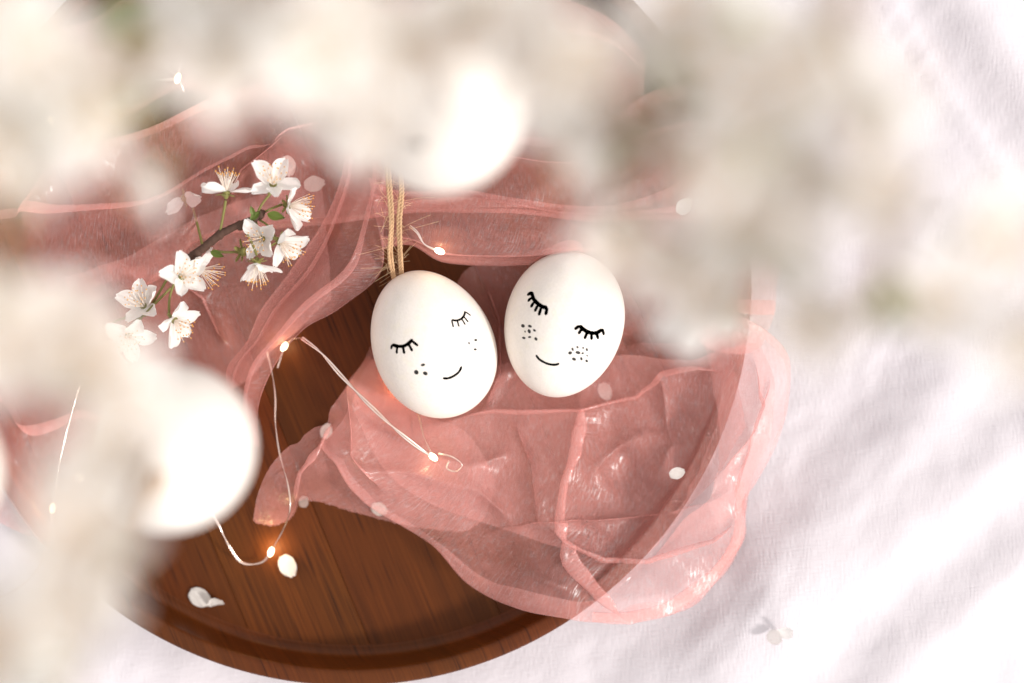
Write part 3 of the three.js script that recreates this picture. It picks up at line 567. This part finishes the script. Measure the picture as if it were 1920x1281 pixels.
// the sprig in the tray, in focus. Flowers: place, height, where the face looks (picture right, up towards the lens, picture down)
{
  const t = thing('blossom_sprig', 'small twig of white plum blossom lying on the pink fabric inside the tray', 'blossom twig');
  const tw = [[322, 512, 40], [345, 492, 43], [385, 462, 45], [412, 440, 46], [452, 420, 47], [482, 408, 47], [496, 396, 48]].map(([x, y, h]) => P(x, y, h / 1000));
  mesh('twig', tube(tw, [0.0019, 0.0017, 0.00155, 0.0016, 0.0014, 0.0013, 0.0007], 60, 9, 0.35), M.bark, t);
  const knots = [[412, 440, 46], [450, 423, 47], [478, 407, 48.5], [370, 476, 45], [488, 402, 48]].map(([x, y, h]) => { const s = new THREE.SphereGeometry(0.0017, 10, 8); s.scale(1, 0.9, 1.2); const p = P(x, y, h / 1000); s.translate(p.x, p.y, p.z); return s; });
  mesh('buds', mergeGeometries(knots), M.bark, t);
  const F = [ // px, py, h, axis, spin, options, stalk from
    [424, 361, 50, [0.08, 0.12, -1], 0.4, { open: [1.5, 1.6, 1.4, 1.9, 1.7], kind: 0, skip: [0] }, [412, 438, 46]],
    [512, 347, 52, [0.12, 0.85, -0.55], 0.2, { open: 1.45, kind: 1 }, [480, 405, 48]],
    [541, 385, 44, [0.9, 0.25, 0.1], 1.1, { open: 1.5, kind: 2, skip: [1] }, [486, 402, 47]],
    [492, 448, 44, [-0.25, 0.9, 0.2], 0.9, { open: 1.2, kind: 1, skip: [3] }, [478, 412, 46]],
    [525, 453, 48, [0.75, 0.35, 0.65], 2.2, { open: 1.35, kind: 2, skip: [2] }, [486, 412, 47]],
    [482, 494, 48, [0.05, 0.15, 1], 0.5, { open: 1.45, kind: 0, skip: [3] }, [455, 426, 46]],
    [340, 519, 50, [0.55, 0.75, -0.15], 1.0, { open: 1.4, kind: 1 }, [352, 492, 44]],
    [372, 505, 42, [0.9, 0.3, 0.4], 0.1, { open: 1.5, kind: 2, skip: [0, 1] }, [372, 478, 44]],
    [326, 600, 42, [0.7, 0.45, 0.5], 0.7, { open: 1.35, kind: 0 }, [330, 520, 40]],
    [240, 630, 40, [0.35, 0.8, 0.3], 0.3, { open: 1.35, kind: 1 }, [320, 540, 38]],
    [205, 655, 38, [-0.1, 0.8, 0.5], 1.3, { open: 1.3, kind: 2 }, [300, 560, 36]],
    [168, 650, 38, [0.1, 0.3, 0.8], 2.0, { open: 1.4, kind: 0 }, [250, 590, 36]],
    [270, 575, 36, [-0.2, 0.7, -0.4], 0.8, { open: 1.3, kind: 1 }, [315, 520, 38]],
    [345, 372, 26, [-0.4, 0.6, 0.2], 0.4, { open: 1.5, kind: 1, skip: [0, 2, 3], noStamens: true }, [380, 462, 40]],
  ];
  for (const [x, y, h, a, spin, o, s] of F) {
    const p = P(x, y, h / 1000), ax = V(...a).normalize(), f = flower(t, p, ax, spin, { size: 0.8, ...o });
    stalk(t, P(s[0], s[1], s[2] / 1000), p.clone().addScaledVector(ax, -0.003));
  }
  stalk(t, P(400, 470, 0.043), P(452, 472, 0.040)); const bare = new THREE.Group(); bare.name = 'bare_calyx'; t.add(bare); const cm = mesh('calyx', calyxG, M.green, bare); bare.position.copy(P(456, 472, 0.040)); bare.quaternion.setFromUnitVectors(V(0, 1, 0), V(0.95, 0.25, 0.1).normalize());
  for (const [x, y, h, L, turn, tilt] of [[470, 412, 50, 0.005, 2.2, -0.3], [502, 402, 50, 0.007, 1.35, -0.2], [395, 472, 44, 0.0055, 1.2, -0.1], [476, 404, 51, 0.004, 3.4, -0.5]]) { const l = mesh('leaf', leafGeometry(L, L * 0.5), M.leaf, t); l.position.copy(P(x, y, h / 1000)); l.rotation.set(tilt, turn, 0, 'YXZ'); }
}

// ------------------------------------------------------------------ loose petals
{
  const spots = [ // px, py, height above what is below (mm) or absolute, turn, size, tilt, label
    [540, 1062, 9.2, 0.5, 0.95, 0.05, 'white petal on bare wood beside the glowing bulb'],
    [376, 1121, 9.2, 1.1, 1.0, 0.05, 'larger of the two white petals lying together near the lower rim'],
    [404, 1130, 9.6, 3.3, 0.9, 0.9, 'narrow upturned petal touching the larger one near the lower rim'],
    [1270, 887, 30, 1.9, 0.62, 0.1, 'small white petal on the sheer fabric near the right rim'],
    [1135, 735, 9.4, 0.4, 0.75, 0.05, 'blurred petal seen through the fabric below the right egg'],
    [1283, 386, 47, 2.5, 0.75, 0.4, 'crumpled white petal on the fabric above right of the right egg'],
    [570, 942, 12, 0.8, 0.6, 0.7, 'curled dry petal at the frayed end of the fabric'],
    [612, 808, 10, 2.8, 0.65, 0.05, 'pale petal under the fabric left of the long wire'],
    [590, 345, 24, 1.7, 0.85, 0.1, 'faint petal under the fabric right of the blossom twig'],
    [540, 312, 26, 0.3, 0.85, 0.1, 'faint petal under the fabric above the blossom twig'],
    [712, 955, 12, 1.2, 0.7, 0.1, 'pale petal under the edge of the lower drape'],
    [1453, 1196, 9, 0.9, 0.8, 0.9, 'left of two crumpled petals on the white sheet'],
    [1474, 1186, 9, 2.4, 0.8, 0.8, 'right of two crumpled petals on the white sheet'],
  ];
  spots.forEach(([x, y, h, turn, s, tilt, label], i) => {
    const g = petalGeometry(20 + i, { flat: true, cup: 0.9, L: 0.0102, W: 0.0074 }); g.translate(0, 0, -0.005); g.rotateX(-tilt); g.scale(s, s, s);
    const o = tag(mesh('loose_petal', g, [6, 7, 8, 9, 10].includes(i) ? M.petalDry : i > 10 ? M.petal : M.petalFallen), label, 'petal'); const p0 = P(x, y, h / 1000); o.position.copy(y > 1150 ? P(x, y, sheetY(p0.x, p0.z) + 0.004) : p0); o.rotation.y = turn;
  });
}

// ------------------------------------------------------------------ eggs hanging in front
function hang(label, px, py, dist, L, W, axis, top) {
  const c = P(px, py, EYE - dist), e = new Egg(c, V(...axis), L, W, 0.06), t = makeEgg('hanging_egg', label, e, 'eggs hanging on twine from the blossom branches');
  const path = [V(0, L / 2 - 0.001, 0), V(0.001, L / 2 + 0.012, 0), V(-0.001, L / 2 + 0.026, 0.001), V(0.001, L / 2 + top, 0)];
  for (const s of [-1, 1]) mesh('twine', plied(path.map((p) => p.clone().add(V(s * 0.0012, 0, 0))), 0.0006, 10), M.twine, t);
  return [t, e];
}
const [eggTop, eTop] = hang('white egg hanging in front at the top, a blurred face on its left', 830, 192, 0.358, 0.055, 0.0432, [0.22, 0.92, -0.30], 0.05);
mesh('closed_eye', eTop.stroke([[736, 226], [750, 254], [774, 272], [800, 276]], 8), M.inkFaded, eggTop);
hang('white egg hanging in front at the lower left, its right side brightly lit', 322, 842, 0.378, 0.058, 0.0438, [0.12, 0.95, 0.14], 0.05);
hang('white egg hanging at the left edge, only its rim in view', -182, 892, 0.37, 0.058, 0.0465, [-0.1, 0.95, 0.1], 0.05);

// ------------------------------------------------------------------ blossom branches close to the lens
const at = (px, py, d) => P(px, py, EYE - d);
function branch(label, path, radii, flowers, leaves = []) {
  const t = thing('blossom_branch', label, 'branch'), pts = path.map(([x, y, d]) => at(x, y, d)), c = new THREE.CatmullRomCurve3(pts), samples = c.getSpacedPoints(80);
  mesh('wood', tube(pts, radii, 60, 8, 0.25), M.barkGrey, t);
  flowers.forEach(([x, y, d, face], i) => {
    const p = at(x, y, d); let q = samples[0]; for (const s of samples) if (s.distanceTo(p) < q.distanceTo(p)) q = s;
    const ax = p.clone().sub(q).normalize().multiplyScalar(0.7).add(V(R(-0.6, 0.6), R(0.1, 1.3), R(-0.6, 0.6))).normalize();
    flower(t, p, ax, R(0, 6), { open: R(1.0, 1.5), kind: i, size: face || R(0.85, 1.08), calyx: M.calyxPale }); stalk(t, q, p.clone().addScaledVector(ax, -0.003));
  });
  for (const [x, y, d, L, turn, tilt] of leaves) { const l = mesh('leaf', leafGeometry(L, L * 0.5), M.leafYoung, t); l.position.copy(at(x, y, d)); l.rotation.set(tilt, turn, 0, 'YXZ'); }
}
const around = (list, n, spread, dd) => { const out = []; for (const [x, y, d, f] of list) for (let k = 0; k < n && (k + 1 <= n || rnd() < n % 1); k++) out.push([x + R(-1, 1) * spread, y + R(-1, 1) * spread, d + R(-1, 1) * dd, f]); return out; };
branch('blossom branch across the upper left, blurred, with a green leaf', [[-300, 80, 0.24], [80, 150, 0.22], [300, 80, 0.225], [560, 10, 0.23], [760, 60, 0.25], [846, 196, 0.267]], [0.0026, 0.0023, 0.0020, 0.0017, 0.0014, 0.001],
  around([[30, 20, 0.22], [10, 230, 0.21], [120, 120, 0.23], [50, 130, 0.22], [90, 255, 0.23, 0.9], [215, 185, 0.25, 0.85], [390, 90, 0.24], [720, 150, 0.26], [700, 220, 0.28], [190, 250, 0.22], [285, 215, 0.24, 0.8], [290, 330, 0.26, 0.7], [480, 50, 0.23], [620, 40, 0.24], [650, 150, 0.25], [740, 90, 0.24], [560, 60, 0.23], [390, -10, 0.23], [-10, 540, 0.22, 0.8]], 1.5, 40, 0.015), [[180, 28, 0.285, 0.019, 1.55, 0.1], [190, 52, 0.29, 0.016, 1.35, -0.1]]);
branch('blossom branch across the top beside the upper hanging egg, blurred', [[720, -160, 0.23], [900, 0, 0.24], [1080, 130, 0.24], [1240, 280, 0.25], [1330, 420, 0.26]], [0.0024, 0.0020, 0.0017, 0.0014, 0.001],
  around([[880, 20, 0.23], [1040, 70, 0.23], [1080, 130, 0.24], [960, 0, 0.24], [1060, 290, 0.25], [1180, 330, 0.24], [1230, 210, 0.25], [1290, 90, 0.24], [1200, 400, 0.25], [1280, 190, 0.25], [1360, 240, 0.24], [1330, 130, 0.25], [1310, 185, 0.26], [1400, 430, 0.25], [1270, 120, 0.27, 0.8], [1290, 490, 0.28], [1265, 550, 0.31]], 1.1, 40, 0.015));
branch('dense blossom branch filling the right, blurred, above the sheet', [[1600, -200, 0.20], [1580, 60, 0.21], [1620, 260, 0.22], [1660, 480, 0.23], [1580, 640, 0.24]], [0.0028, 0.0022, 0.0018, 0.0015, 0.001],
  around([[1420, 60, 0.23], [1470, 190, 0.22], [1530, 40, 0.22], [1430, 320, 0.23], [1560, 340, 0.22], [1640, 420, 0.22], [1730, 330, 0.22], [1790, 430, 0.22], [1450, 540, 0.24], [1550, 610, 0.23], [1380, 480, 0.25], [1700, 560, 0.23], [1600, 240, 0.22], [1400, 620, 0.26], [1880, 600, 0.20]], 0.9, 45, 0.015), [[1640, 505, 0.24, 0.011, 0.3, 0.1]]);
branch('blossom branch at the lower left in front of the hanging egg, blurred', [[-260, 640, 0.23], [40, 690, 0.24], [268, 822, 0.283], [245, 1000, 0.25], [180, 1180, 0.23], [90, 1380, 0.23]], [0.0024, 0.0020, 0.0018, 0.0015, 0.0012, 0.001],
  around([[180, 740, 0.24], [210, 890, 0.23], [200, 990, 0.23], [190, 1075, 0.24], [150, 1160, 0.23], [70, 1250, 0.22], [10, 650, 0.24], [10, 1200, 0.23], [120, 700, 0.25], [140, 590, 0.25, 0.75]], 1.5, 40, 0.015));

renderer.render(scene, camera);
